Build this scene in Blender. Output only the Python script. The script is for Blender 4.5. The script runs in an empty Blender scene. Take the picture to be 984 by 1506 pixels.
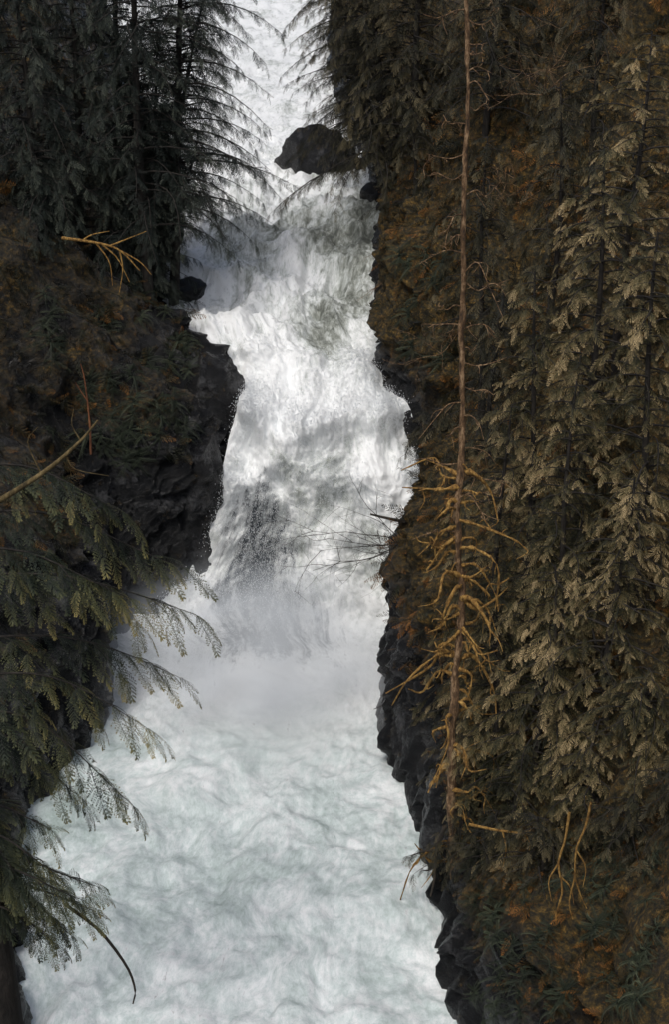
import bpy, bmesh, math, random
import numpy as np
from mathutils import Vector
from mathutils.bvhtree import BVHTree
R_ = math.radians
rng = np.random.default_rng(7)
S = bpy.context.scene
COL = S.collection

# ------------------------------------------------------------------ camera
CZ = 22.0; PITCH = 22.0; TV = math.tan(R_(20))
cam_d = bpy.data.cameras.new('camera'); cam = bpy.data.objects.new('camera', cam_d); COL.objects.link(cam)
cam.location = (0, 0, CZ); cam.rotation_euler = (R_(90-PITCH), 0, 0)
cam_d.sensor_fit = 'VERTICAL'; cam_d.sensor_height = 24; cam_d.lens = 12/TV
cam_d.clip_start = 0.1; cam_d.clip_end = 2000
S.camera = cam
cp, sp = math.cos(R_(PITCH)), math.sin(R_(PITCH))
def ray(px, py):
    x = (px-492)/753*TV; y = (753-py)/753*TV
    return np.array([x, cp+y*sp, -sp+y*cp])
def at(px, py, Y):
    d = ray(px, py); return np.array([0, 0, CZ]) + d*(Y/d[1])
def atz(px, py, z=0.0):
    d = ray(px, py); return np.array([0, 0, CZ]) + d*((z-CZ)/d[2])

# ------------------------------------------------------------------ noise
TAB = rng.random(65536)
def vnoise(P):
    i = np.floor(P).astype(np.int64); f = P-i; u = f*f*f*(f*(f*6-15)+10)
    def h(a, b, c):
        return TAB[((i[:,0]+a)*73856093 ^ (i[:,1]+b)*19349663 ^ (i[:,2]+c)*83492791) & 65535]
    x0 = h(0,0,0)*(1-u[:,0])+h(1,0,0)*u[:,0]; x1 = h(0,1,0)*(1-u[:,0])+h(1,1,0)*u[:,0]
    y0 = x0*(1-u[:,1])+x1*u[:,1]
    x0 = h(0,0,1)*(1-u[:,0])+h(1,0,1)*u[:,0]; x1 = h(0,1,1)*(1-u[:,0])+h(1,1,1)*u[:,0]
    y1 = x0*(1-u[:,1])+x1*u[:,1]
    return y0*(1-u[:,2])+y1*u[:,2]
ROT = np.array([[.8,.6,0],[-.48,.64,.6],[.36,-.48,.8]])
def fbm(P, o=4, g=.5):
    s = np.zeros(len(P)); a = 1.; t = 0.
    for k in range(o):
        s += a*vnoise(P+17.3*k); t += a; a *= g; P = (P@ROT)*2.03
    return s/t-.5
def ridge(P, o=4):
    s = np.zeros(len(P)); a = 1.; t = 0.
    for k in range(o):
        s += a*(1-abs(2*vnoise(P+31.7*k)-1)); t += a; a *= .5; P = (P@ROT)*2.1
    return s/t-.65
def puff(P, o=3, g=.5):
    s = np.zeros(len(P)); a = 1.; t = 0.
    for k in range(o):
        s += a*abs(2*vnoise(P+11.1*k)-1); t += a; a *= g; P = (P@ROT)*2.1
    return s/t-.35
def sst(a, b, x):
    t = np.clip((x-a)/(b-a), 0, 1); return t*t*(3-2*t)

# ------------------------------------------------------------------ mesh helpers
def link(name, me, mat=None, parent=None):
    o = bpy.data.objects.new(name, me); COL.objects.link(o)
    if mat: me.materials.append(mat)
    if parent: o.parent = parent
    return o
def mesh_from(name, V, F, attrs=None, smooth=False):
    V = np.asarray(V, dtype=np.float32); F = np.asarray(F, dtype=np.int32)
    me = bpy.data.meshes.new(name); n = F.shape[1]
    me.vertices.add(len(V)); me.vertices.foreach_set('co', V.ravel())
    me.loops.add(F.size); me.loops.foreach_set('vertex_index', F.ravel())
    me.polygons.add(len(F)); me.polygons.foreach_set('loop_start', np.arange(0, F.size, n, dtype=np.int32))
    if smooth: me.polygons.foreach_set('use_smooth', np.ones(len(F), dtype=bool))
    me.update(calc_edges=True)
    for k, v in (attrs or {}).items():
        a = me.attributes.new(k, 'FLOAT', 'POINT'); a.data.foreach_set('value', np.asarray(v, dtype=np.float32))
    return me
class Acc:
    def __init__(s): s.V=[]; s.F=[]; s.A=[]; s.n=0
    def add(s, V, F, A=None):
        if len(V)==0: return
        s.V.append(V); s.F.append(F+s.n); s.A.append(np.full(len(V), .5) if A is None else A); s.n += len(V)
    def build(s, name, mat, parent=None, smooth=False, origin=None):
        V = np.concatenate(s.V)
        if origin is not None: V = V-origin
        return link(name, mesh_from(name, V, np.concatenate(s.F), {'tint': np.concatenate(s.A)}, smooth), mat, parent)
def tube(P, r, n=6):
    P = np.asarray(P, float); m = len(P); r = np.broadcast_to(np.asarray(r, float), (m,))
    T = np.gradient(P, axis=0); T /= np.linalg.norm(T, axis=1)[:,None]+1e-9
    up = np.array([0.31,0.87,.38]) if abs(T[0,2])>.7 else np.array([0,0,1.])
    X = np.cross(T, up); X /= np.linalg.norm(X, axis=1)[:,None]+1e-9; Y = np.cross(T, X)
    a = np.arange(n)*2*math.pi/n
    V = P[:,None,:]+r[:,None,None]*(np.cos(a)[None,:,None]*X[:,None,:]+np.sin(a)[None,:,None]*Y[:,None,:])
    V = V.reshape(-1,3)
    i = np.arange(m-1)[:,None]*n; j = np.arange(n)[None,:]; k = (j+1)%n
    F = np.stack([i+j, i+k, i+n+k, i+n+j], -1).reshape(-1,4)
    return V, F
def curve(pts, n):
    P = np.asarray(pts, float); m = len(P)
    Q = np.vstack([2*P[0]-P[1], P, 2*P[-1]-P[-2]]); out=[]
    for t in np.linspace(0, m-1-1e-6, n):
        k = int(t); u = t-k; a,b,c,d = Q[k:k+4]
        out.append(.5*(2*b+(c-a)*u+(2*a-5*b+4*c-d)*u*u+(3*b-a-3*c+d)*u**3))
    return np.array(out)
def tag(o, label=None, cat=None, group=None, kind=None):
    if label: o['label']=label
    if cat: o['category']=cat
    if group: o['group']=group
    if kind: o['kind']=kind
    return o
def empty(name, loc):
    o = bpy.data.objects.new(name, None); COL.objects.link(o); o.location = tuple(loc); o.empty_display_size=.3; return o

# ------------------------------------------------------------------ materials
def mat(name):
    m = bpy.data.materials.new(name); m.use_nodes = True
    nt = m.node_tree; return m, nt, nt.nodes, nt.links, nt.nodes['Principled BSDF']
def N(nodes, t, **kw):
    n = nodes.new(t)
    for k, v in kw.items():
        if k in n.inputs: n.inputs[k].default_value = v
        else: setattr(n, k, v)
    return n
def ramp(nodes, stops):
    r = nodes.new('ShaderNodeValToRGB'); e = r.color_ramp.elements
    while len(e) < len(stops): e.new(.5)
    for k, (p, c) in enumerate(stops):
        e[k].position = min(1,p); e[k].color = (*c, 1) if len(c)==3 else c
    return r
def foliage_mat(name, stops, nscale=.5, rough=.6, namp=.7):
    m, nt, ns, L, b = mat(name)
    a = N(ns, 'ShaderNodeAttribute', attribute_name='tint')
    g = N(ns, 'ShaderNodeNewGeometry')
    n = N(ns, 'ShaderNodeTexNoise', Scale=nscale, Detail=2.0); L.new(g.outputs['Position'], n.inputs['Vector'])
    mm = N(ns, 'ShaderNodeMath', operation='MULTIPLY_ADD'); mm.inputs[1].default_value = namp; mm.inputs[2].default_value = -namp*.5
    L.new(n.outputs['Fac'], mm.inputs[0])
    ad = N(ns, 'ShaderNodeMath', operation='ADD'); L.new(a.outputs['Fac'], ad.inputs[0]); L.new(mm.outputs[0], ad.inputs[1])
    r = ramp(ns, stops); L.new(ad.outputs[0], r.inputs['Fac']); L.new(r.outputs['Color'], b.inputs['Base Color'])
    b.inputs['Roughness'].default_value = rough; b.inputs['Specular IOR Level'].default_value = .2
    return m
def bark_mat(name, c0, c1, c2, sc=6.0, rough=.85):
    m, nt, ns, L, b = mat(name)
    g = N(ns, 'ShaderNodeNewGeometry'); mp = N(ns, 'ShaderNodeMapping'); mp.inputs['Scale'].default_value=(1,1,.35)
    L.new(g.outputs['Position'], mp.inputs['Vector'])
    n = N(ns, 'ShaderNodeTexNoise', Scale=sc, Detail=6.0, Roughness=.75); L.new(mp.outputs[0], n.inputs['Vector'])
    r = ramp(ns, [(.36,c0),(.5,c1),(.64,c2)]); L.new(n.outputs['Fac'], r.inputs['Fac']); L.new(r.outputs['Color'], b.inputs['Base Color'])
    bp = N(ns, 'ShaderNodeBump', Strength=1.0, Distance=.06); L.new(n.outputs['Fac'], bp.inputs['Height']); L.new(bp.outputs[0], b.inputs['Normal'])
    b.inputs['Roughness'].default_value = rough
    return m
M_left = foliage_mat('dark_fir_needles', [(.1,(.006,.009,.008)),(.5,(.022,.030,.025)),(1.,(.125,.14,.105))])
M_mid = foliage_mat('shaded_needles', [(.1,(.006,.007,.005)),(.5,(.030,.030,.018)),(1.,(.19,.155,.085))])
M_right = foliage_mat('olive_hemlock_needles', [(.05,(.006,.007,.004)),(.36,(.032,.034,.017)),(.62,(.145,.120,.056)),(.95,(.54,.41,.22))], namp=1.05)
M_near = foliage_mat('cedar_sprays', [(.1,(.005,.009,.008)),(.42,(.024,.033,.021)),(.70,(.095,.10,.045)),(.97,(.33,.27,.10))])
M_under = foliage_mat('undergrowth_leaves', [(.0,(.004,.005,.004)),(.34,(.018,.020,.010)),(.58,(.064,.040,.013)),(.97,(.28,.115,.025))], nscale=.35, namp=1.0)
M_fern = foliage_mat('fern_green', [(.1,(.008,.012,.008)),(.5,(.034,.045,.027)),(1.,(.145,.165,.10))])
M_bark = bark_mat('dark_bark', (.007,.006,.005),(.018,.015,.012),(.04,.034,.028))
M_snag = bark_mat('rusty_mossy_bark', (.030,.019,.011),(.15,.084,.038),(.45,.30,.17), 11.0)
M_moss = bark_mat('golden_moss', (.06,.030,.007),(.27,.145,.032),(.54,.34,.10), 14.0)
M_twig = bark_mat('dark_twig', (.012,.010,.008),(.03,.024,.018),(.06,.045,.03))
M_rust = bark_mat('rusty_wood', (.06,.02,.008),(.16,.055,.02),(.28,.12,.05))

def rock_setup(name):
    m, nt, ns, L, b = mat(name)
    g = N(ns, 'ShaderNodeNewGeometry')
    n1 = N(ns, 'ShaderNodeTexNoise', Scale=.9, Detail=8.0, Roughness=.66); L.new(g.outputs['Position'], n1.inputs['Vector'])
    n2 = N(ns, 'ShaderNodeTexNoise', Scale=.28, Detail=4.0, Roughness=.6); L.new(g.outputs['Position'], n2.inputs['Vector'])
    n3 = N(ns, 'ShaderNodeTexNoise', Scale=6.0, Detail=6.0, Roughness=.75); L.new(g.outputs['Position'], n3.inputs['Vector'])
    rk = ramp(ns, [(.36,(.004,.005,.006)),(.54,(.015,.016,.018)),(.69,(.11,.113,.118))]); L.new(n1.outputs['Fac'], rk.inputs['Fac'])
    ms = ramp(ns, [(.36,(.006,.006,.003)),(.47,(.032,.025,.008)),(.57,(.105,.065,.013)),(.70,(.33,.19,.040))]); L.new(n3.outputs['Fac'], ms.inputs['Fac'])
    a = N(ns, 'ShaderNodeAttribute', attribute_name='moss')
    ad = N(ns, 'ShaderNodeMath', operation='ADD'); L.new(a.outputs['Fac'], ad.inputs[0]); L.new(n2.outputs['Fac'], ad.inputs[1])
    ad2 = N(ns, 'ShaderNodeMath', operation='ADD'); L.new(ad.outputs[0], ad2.inputs[0]); L.new(n1.outputs['Fac'], ad2.inputs[1])
    mk = N(ns, 'ShaderNodeMapRange'); mk.inputs['From Min'].default_value=1.1; mk.inputs['From Max'].default_value=1.4; L.new(ad2.outputs[0], mk.inputs['Value'])
    n4 = N(ns, 'ShaderNodeTexNoise', Scale=1.7, Detail=6.0, Roughness=.7); L.new(g.outputs['Position'], n4.inputs['Vector'])
    m4 = N(ns, 'ShaderNodeMapRange'); m4.inputs['From Min'].default_value=.56; m4.inputs['From Max'].default_value=.70; m4.inputs['To Max'].default_value=.45; L.new(n4.outputs['Fac'], m4.inputs['Value'])
    mxm = N(ns, 'ShaderNodeMath', operation='MAXIMUM'); L.new(mk.outputs[0], mxm.inputs[0]); L.new(m4.outputs[0], mxm.inputs[1])
    mx = N(ns, 'ShaderNodeMix', data_type='RGBA'); L.new(mxm.outputs[0], mx.inputs['Factor']); L.new(rk.outputs['Color'], mx.inputs['A']); L.new(ms.outputs['Color'], mx.inputs['B'])
    L.new(mx.outputs['Result'], b.inputs['Base Color'])
    rr = N(ns, 'ShaderNodeMapRange'); rr.inputs['To Min'].default_value=.20; rr.inputs['To Max'].default_value=.95; L.new(mk.outputs[0], rr.inputs['Value']); L.new(rr.outputs[0], b.inputs['Roughness'])
    b.inputs['Specular IOR Level'].default_value=.55
    hh = N(ns, 'ShaderNodeMath', operation='MULTIPLY_ADD'); hh.inputs[1].default_value=.32; L.new(n3.outputs['Fac'], hh.inputs[0]); L.new(n1.outputs['Fac'], hh.inputs[2])
    bp = N(ns, 'ShaderNodeBump', Strength=1.0, Distance=.55); L.new(hh.outputs[0], bp.inputs['Height']); L.new(bp.outputs[0], b.inputs['Normal'])
    return m
M_bank = rock_setup('mossy_gorge_rock')

# ------------------------------------------------------------------ water
def water_mat():
    m, nt, ns, L, b = mat('white_water')
    au = N(ns, 'ShaderNodeAttribute', attribute_name='fu'); av = N(ns, 'ShaderNodeAttribute', attribute_name='fv')
    co = N(ns, 'ShaderNodeCombineXYZ'); L.new(au.outputs['Fac'], co.inputs[0]); L.new(av.outputs['Fac'], co.inputs[1])
    mp = N(ns, 'ShaderNodeMapping'); mp.inputs['Scale'].default_value=(1,.75,1); L.new(co.outputs[0], mp.inputs['Vector'])
    mv = N(ns, 'ShaderNodeMapping'); mv.inputs['Scale'].default_value=(1,.22,1); L.new(co.outputs[0], mv.inputs['Vector'])
    nA = N(ns, 'ShaderNodeTexNoise', Scale=.5, Detail=5.0, Roughness=.6, Distortion=.5); L.new(co.outputs[0], nA.inputs['Vector'])
    nB = N(ns, 'ShaderNodeTexNoise', Scale=1.6, Detail=8.0, Roughness=.70, Distortion=.4); L.new(mp.outputs[0], nB.inputs['Vector'])
    nC = N(ns, 'ShaderNodeTexNoise', Scale=6.5, Detail=5.0, Roughness=.80, Distortion=.2); L.new(mp.outputs[0], nC.inputs['Vector'])
    nV = N(ns, 'ShaderNodeTexNoise', Scale=3.2, Detail=7.0, Roughness=.70, Distortion=.3); L.new(mv.outputs[0], nV.inputs['Vector'])
    nR = N(ns, 'ShaderNodeTexNoise', Scale=1.3, Detail=6.0, Roughness=.74, Distortion=.4); L.new(co.outputs[0], nR.inputs['Vector'])
    fo = N(ns, 'ShaderNodeAttribute', attribute_name='foam'); ctr = N(ns, 'ShaderNodeAttribute', attribute_name='contrast'); th = N(ns, 'ShaderNodeAttribute', attribute_name='thin'); po = N(ns, 'ShaderNodeAttribute', attribute_name='pool')
    def mth(op, a, bb, c=None, clamp=False):
        x = N(ns, 'ShaderNodeMath', operation=op); x.use_clamp = clamp
        for k, v in enumerate((a, bb, c)):
            if v is None: continue
            if isinstance(v, (int, float)): x.inputs[k].default_value = v
            else: L.new(v, x.inputs[k])
        return x.outputs[0]
    sA = mth('SUBTRACT', nA.outputs['Fac'], .5); sB = mth('SUBTRACT', nB.outputs['Fac'], .5); sC = mth('SUBTRACT', nC.outputs['Fac'], .5); sV = mth('SUBTRACT', nV.outputs['Fac'], .5)
    rd = mth('MULTIPLY_ADD', mth('ABSOLUTE', mth('SUBTRACT', nR.outputs['Fac'], .5), None), -9.0, 1.0, True)
    notpool = mth('SUBTRACT', 1.0, po.outputs['Fac'])
    sVp = mth('MULTIPLY', sV, mth('MULTIPLY_ADD', notpool, .7, .1))
    s = mth('MULTIPLY_ADD', sA, 1.6, mth('MULTIPLY_ADD', sB, 1.2, mth('MULTIPLY_ADD', sC, 1.6, mth('MULTIPLY_ADD', rd, .18, sVp))))
    f = mth('MULTIPLY_ADD', s, ctr.outputs['Fac'], fo.outputs['Fac'])
    c1 = ramp(ns, [(.02,(.12,.13,.115)),(.30,(.28,.30,.272)),(.56,(.55,.585,.57)),(.90,(.88,.905,.91))]); L.new(f, c1.inputs['Fac'])
    c2 = ramp(ns, [(.02,(.25,.32,.305)),(.32,(.42,.505,.49)),(.60,(.59,.67,.67)),(.95,(.86,.895,.905))]); L.new(f, c2.inputs['Fac'])
    cr = N(ns, 'ShaderNodeMix', data_type='RGBA'); L.new(po.outputs['Fac'], cr.inputs['Factor']); L.new(c1.outputs['Color'], cr.inputs['A']); L.new(c2.outputs['Color'], cr.inputs['B'])
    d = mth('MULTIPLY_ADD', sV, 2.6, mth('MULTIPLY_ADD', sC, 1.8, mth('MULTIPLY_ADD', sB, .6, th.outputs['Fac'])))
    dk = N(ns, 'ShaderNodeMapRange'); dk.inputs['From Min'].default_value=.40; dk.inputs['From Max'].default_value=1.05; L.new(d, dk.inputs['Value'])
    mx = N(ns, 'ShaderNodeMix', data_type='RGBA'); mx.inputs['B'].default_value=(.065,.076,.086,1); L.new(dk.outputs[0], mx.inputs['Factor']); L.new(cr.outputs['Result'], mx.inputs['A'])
    L.new(mx.outputs['Result'], b.inputs['Base Color']); b.inputs['Roughness'].default_value=.6
    b.inputs['Specular IOR Level'].default_value=.15
    bs = mth('MULTIPLY', ctr.outputs['Fac'], .35)
    bp = N(ns, 'ShaderNodeBump', Distance=.09); L.new(bs, bp.inputs['Strength']); L.new(mth('MULTIPLY_ADD', nB.outputs['Fac'], .7, mth('MULTIPLY_ADD', nC.outputs['Fac'], .6, mth('MULTIPLY', nV.outputs['Fac'], .4))), bp.inputs['Height']); L.new(bp.outputs[0], b.inputs['Normal'])
    return m
M_water = water_mat()
rows = [(1900,None,-200,800),(1560,None,30,690),(1506,None,40,676),(1400,None,30,650),(1300,None,20,642),(1190,None,35,605),(1130,None,100,566),(1060,None,165,560),(1000,None,165,566),(950,None,172,574),
 (905,43.9,200,580),(850,44.7,280,592),(780,45.5,306,612),(740,46.0,326,628),(700,46.6,338,622),(650,47.4,350,604),(600,48.4,364,585),(560,49.5,356,552),(520,51.0,288,546),(490,52.2,262,549),(460,54.0,250,551),(400,57.5,258,556),(330,62.,280,560),(260,70.,285,540),(180,84.,240,500),(100,105.,200,485),(0,150.,160,490),(-70,210.,120,520)]
ctl = []
for py, Y, xl, xr in rows:
    PL = atz(xl, py) if Y is None else at(xl, py, Y); PR = atz(xr, py) if Y is None else at(xr, py, Y)
    ctl.append((PL, PR, py, xl, xr))
sl = [0.]
for k in range(1, len(ctl)):
    c0 = (ctl[k-1][0]+ctl[k-1][1])/2; c1 = (ctl[k][0]+ctl[k][1])/2
    sl.append(sl[-1]+np.linalg.norm((c1-c0)[1:]))
sl = np.array(sl)
def cint(vals, x):
    vals = np.asarray(vals, float); m = np.gradient(vals, sl)
    d = np.diff(vals)/np.diff(sl)
    for k in range(len(m)):
        lo = d[max(k-1,0)]; hi = d[min(k,len(d)-1)]
        m[k] = 0 if lo*hi<=0 else np.sign(lo)*min(abs(m[k]), 2.5*min(abs(lo),abs(hi)))
    k = np.clip(np.searchsorted(sl, x)-1, 0, len(sl)-2); h = sl[k+1]-sl[k]; t = (x-sl[k])/h
    return ((2*t**3-3*t**2+1)*vals[k]+(t**3-2*t**2+t)*h*m[k]+(-2*t**3+3*t**2)*vals[k+1]+(t**3-t**2)*h*m[k+1])
seg = []
for k in range(len(sl)-1):
    py = ctl[k][2]; L_ = sl[k+1]-sl[k]
    step = (.055 if 440<py<960 else .08) if 200 < py < 1600 else .4
    if py<=100: step=.9
    seg.append(np.linspace(sl[k], sl[k+1], max(3,int(L_/step)), endpoint=False))
ss = np.concatenate(seg+[[sl[-1]]]); NS=len(ss)
Lc = np.stack([cint([c[0][j] for c in ctl], ss) for j in range(3)], 1); Rc = np.stack([cint([c[1][j] for c in ctl], ss) for j in range(3)], 1)
pyv = cint([c[2] for c in ctl], ss); xlv = cint([c[3] for c in ctl], ss); xrv = cint([c[4] for c in ctl], ss)
NT = 200
tt = np.linspace(0, 1, NT)
W = Rc[:,0]-Lc[:,0]; mg = 1.4-1.1*sst(930,860,pyv)*sst(480,540,pyv)
Xg = (Lc[:,0]-mg)[:,None]+(W+2*mg)[:,None]*tt[None,:]
Yg = np.repeat(Lc[:,1][:,None], NT, 1); Zg = np.repeat(Lc[:,2][:,None], NT, 1)
PYg = np.repeat(pyv[:,None], NT, 1); PXg = xlv[:,None]+(xrv-xlv)[:,None]*((Xg-Lc[:,0][:,None])/W[:,None])
P = np.stack([Xg,Yg,Zg],-1).reshape(-1,3); px = PXg.ravel(); py = PYg.ravel()
kv = np.where(pyv>950, .75, np.where(pyv>520, .74, np.where(pyv>250,.55,.5)))
dv = np.concatenate([[0], np.diff(ss)*kv[1:]]); fv = np.repeat(np.cumsum(dv)[:,None], NT, 1).ravel()
fu = P[:,0].copy()
fall = sst(970, 890, py)*sst(470, 560, py)
pool = sst(930, 1000, py); upper = sst(560, 470, py); far = sst(280, 200, py)
qq = np.stack([fu*.28, fv*.4, 0*fu],1)
fu2 = fu + (1.0+.6*pool)*fbm(qq,3); fv2 = fv + (1.0)*fbm(qq+40,3)
fu2 = fu2*(1-.30*fall*sst(640,900,py)) + upper*(.8*np.sin((py-300)/90))
Q = np.stack([fu2, fv2, np.zeros_like(fu)], 1)
n1 = fbm(Q*.5+5, 3); n2 = fbm(Q*1.1+np.stack([n1,n1,n1],1)*1.5, 4, .48); n3 = puff(Q*1.5+9, 4, .5); n4 = ridge(Q*1.0+3, 4)
mist = np.exp(-((px-400)/190)**2-((py-1040)/110)**2)
dsp = (1.9*fall+.8*pool+.9*upper)*n1 + (.80*fall+.42*pool+.65*upper)*n2 + (.34*fall+.10*pool+.20*upper)*n3 + (.35*fall+.24*pool+.70*upper)*n4
dsp *= (1-.6*mist)*(1-.5*far)
ledge = upper*sst(230,330,py)*.25*np.sin(fv*2.2+4.0*n1+fu*.7)
surge = fall*(.55*np.exp(-((py-610-60*n1)/26)**2)+.35*np.exp(-((py-720+80*n1)/24)**2))*(.4+1.6*np.clip(n2+.3,0,1))
nrm = np.stack([np.zeros_like(fall), -.8*fall-.1*upper, 1-.4*fall], 1)
def G(cx, cy, sx, sy): return np.exp(-((px-cx)/sx)**2-((py-cy)/sy)**2)
P2 = P+nrm*(dsp+ledge+surge)[:,None]
P2[:,2] += .25*np.exp(-((px-420)/140)**2-((py-1000)/60)**2)
P2[:,2] += .6*G(340,480,70,30)+.6*G(430,540,60,25)-.5*G(505,430,45,70)+.35*G(540,545,30,20)
P2[:,1] -= 1.0*G(440,640,60,70)+.8*G(565,690,30,50)-.9*G(390,840,45,90)
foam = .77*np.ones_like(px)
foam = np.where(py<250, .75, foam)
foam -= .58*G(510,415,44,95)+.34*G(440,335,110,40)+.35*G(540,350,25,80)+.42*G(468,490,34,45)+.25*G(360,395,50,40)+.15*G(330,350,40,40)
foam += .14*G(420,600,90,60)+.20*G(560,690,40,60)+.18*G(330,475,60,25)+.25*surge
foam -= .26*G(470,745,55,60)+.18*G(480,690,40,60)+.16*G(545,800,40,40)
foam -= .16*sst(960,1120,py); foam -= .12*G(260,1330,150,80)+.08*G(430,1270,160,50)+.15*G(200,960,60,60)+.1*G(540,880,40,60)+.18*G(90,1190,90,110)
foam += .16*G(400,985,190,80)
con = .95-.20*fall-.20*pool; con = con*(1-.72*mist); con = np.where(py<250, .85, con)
wid = 20+np.clip(py-690,0,300)*.36
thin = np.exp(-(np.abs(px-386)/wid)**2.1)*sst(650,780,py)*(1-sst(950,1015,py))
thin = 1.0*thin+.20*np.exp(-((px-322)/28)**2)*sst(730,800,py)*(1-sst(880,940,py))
poolc = sst(955, 1110, py)
idx = np.arange(NS*NT).reshape(NS,NT)
def strip(name, a, b, label, cat):
    sub = idx[a:b+1]; f = np.stack([sub[:-1,:-1], sub[:-1,1:], sub[1:,1:], sub[1:,:-1]], -1).reshape(-1,4)-sub[0,0]
    s_ = slice(sub[0,0], sub[-1,-1]+1)
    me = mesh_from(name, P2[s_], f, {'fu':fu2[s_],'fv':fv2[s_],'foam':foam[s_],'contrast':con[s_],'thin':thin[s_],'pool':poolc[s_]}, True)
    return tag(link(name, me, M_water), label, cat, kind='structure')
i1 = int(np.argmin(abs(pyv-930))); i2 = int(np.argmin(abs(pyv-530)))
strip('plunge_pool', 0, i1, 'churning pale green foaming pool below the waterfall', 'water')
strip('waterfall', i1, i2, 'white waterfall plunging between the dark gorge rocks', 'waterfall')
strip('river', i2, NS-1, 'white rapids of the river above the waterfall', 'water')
r = np.random.default_rng(21)
XL = xlv.repeat(NT); XR = xrv.repeat(NT)
inx = (px>XL-5)&(px<XR+5)&(py<940)
wt = inx*fall*(.22+np.exp(-((px-XL)/18)**2)+np.exp(-((px-XR)/18)**2)+.30*(thin>.3)+1.2*surge)*np.clip(.1+2.8*(n2+.15),0,2)
wt = wt/wt.sum(); nd=42000; i = r.choice(len(P2), nd, p=wt)
c = P2[i]+np.stack([r.normal(size=nd)*.14, -np.abs(r.exponential(.16,nd)), r.normal(size=nd)*.14+.05],1)
szd = r.uniform(.005,.016,nd)
tet = np.array([[1,1,1],[1,-1,-1],[-1,1,-1],[-1,-1,1.]])*.7
VV = (c[:,None,:]+szd[:,None,None]*(tet[None]*np.array([1,1,1.9]))).reshape(-1,3)
FF = (np.array([[0,1,2],[0,3,1],[0,2,3],[1,3,2]])[None]+np.arange(nd)[:,None,None]*4).reshape(-1,3)
md,nt_,ns_,L_,b_ = mat('water_drops'); b_.inputs['Base Color'].default_value=(.9,.92,.94,1); b_.inputs['Roughness'].default_value=.5
tr_=N(ns_,'ShaderNodeBsdfTranslucent'); tr_.inputs['Color'].default_value=(.92,.95,.97,1); mxs=N(ns_,'ShaderNodeMixShader'); mxs.inputs[0].default_value=.5
L_.new(b_.outputs[0],mxs.inputs[1]); L_.new(tr_.outputs[0],mxs.inputs[2]); L_.new(mxs.outputs[0],ns_['Material Output'].inputs['Surface'])
tag(link('spray_drops', mesh_from('spray_drops', VV, FF), md),'white drops flying off the falling water','spray',kind='stuff')

# ------------------------------------------------------------------ banks
def bank(name, secs, sign, label, seed, mossv):
    K = len(secs[0][1]); ctlp = np.array([[np.array(e)+np.array([sign*dx, dy, dz]) for dx, dy, dz in prof] for e, prof in secs])
    ey = np.array([e[1] for e,_ in secs]); ln = np.concatenate([[0], np.cumsum(np.linalg.norm(np.diff(ctlp[:,1],axis=0),axis=1))])
    ss_=[]
    for k in range(len(ln)-1):
        st = .115 if 22<ey[k]<64 else .7
        ss_.append(np.linspace(ln[k], ln[k+1], max(2,int((ln[k+1]-ln[k])/st)), endpoint=False))
    ss_ = np.concatenate(ss_+[[ln[-1]]])
    cs = [0, 8, 28, 52, 76, 98, 122, 144, 158][:K]
    kk = np.interp(np.arange(cs[-1]+1), cs, np.arange(K))
    A = np.stack([np.stack([np.interp(ss_, ln, ctlp[:,j,c]) for c in range(3)],1) for j in range(K)], 1)
    k0 = np.clip(np.floor(kk).astype(int),0,K-2); u = (kk-k0)[None,:,None]
    Pg = A[:,k0]*(1-u)+A[:,k0+1]*u
    ns_, nk = Pg.shape[:2]; P = Pg.reshape(-1,3); kp = np.repeat(kk[None,:], ns_, 0).ravel()
    w = sst(.8, 3.2, kp)
    def steps(ax, fq, wob, sharp=.85):
        q = P@np.array(ax)*fq+fbm(P*.45+seed+fq,3)*wob; fr = q-np.floor(q)
        return np.where(fr<sharp, .5-fr/sharp, (fr-sharp)/(1-sharp)-.5)
    rocky = (1-.7*sst(3,4.5,kp))*sst(.7,1.3,kp)
    d = fbm(P*.35+seed,4)*2.0*(.12+.88*w)+ridge(P*.6+seed,4)*.9*(.35+.65*w)+fbm(P*np.array([3,3,1.3])+seed,4)*.25
    d += rocky*(.44*steps((.45*sign,.25,.85),.5,2.6)+.42*steps((-.3*sign,.9,.1),.7,2.4)+.16*steps((.5*sign,-.5,.9),2.1,2.8))
    dd = np.stack([-sign*np.ones(len(P))*.8, -.45*np.ones(len(P)), (.15+.3*w)],1)
    moss = np.interp(kp, [0,1,1.6,2.6,3.6,8], mossv)
    if sign>0: moss = moss+.42*sst(45,51,P[:,1])*sst(68,62,P[:,1])*sst(1.2,2.0,kp)
    P = P+dd*d[:,None]
    id_ = np.arange(len(P)).reshape(ns_,nk)
    f = np.stack([id_[:-1,:-1], id_[:-1,1:], id_[1:,1:], id_[1:,:-1]],-1).reshape(-1,4)
    if sign>0: f = f[:,::-1]
    f = f[:, ::-1]
    me = mesh_from(name, P, f, {'moss':moss}, True)
    o = tag(link(name, me, M_bank), label, 'river bank', kind='structure')
    c = P[f].mean(1); nn = np.cross(P[f[:,1]]-P[f[:,0]], P[f[:,2]]-P[f[:,0]]); ar = np.linalg.norm(nn,axis=1)
    nn = nn/(ar[:,None]+1e-9)
    bvh = BVHTree.FromPolygons([Vector(v) for v in P], [tuple(int(i) for i in q) for q in f])
    return o, c, nn, ar, kp[f[:,0]], bvh
PR_near = [(-.3,0,-2),(0,0,0),(.35,.1,1.2),(1.1,.2,2.4),(2.4,.3,4.0),(4.6,.4,7.5),(8,.5,13),(13,.5,22),(20,.5,32)]
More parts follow.
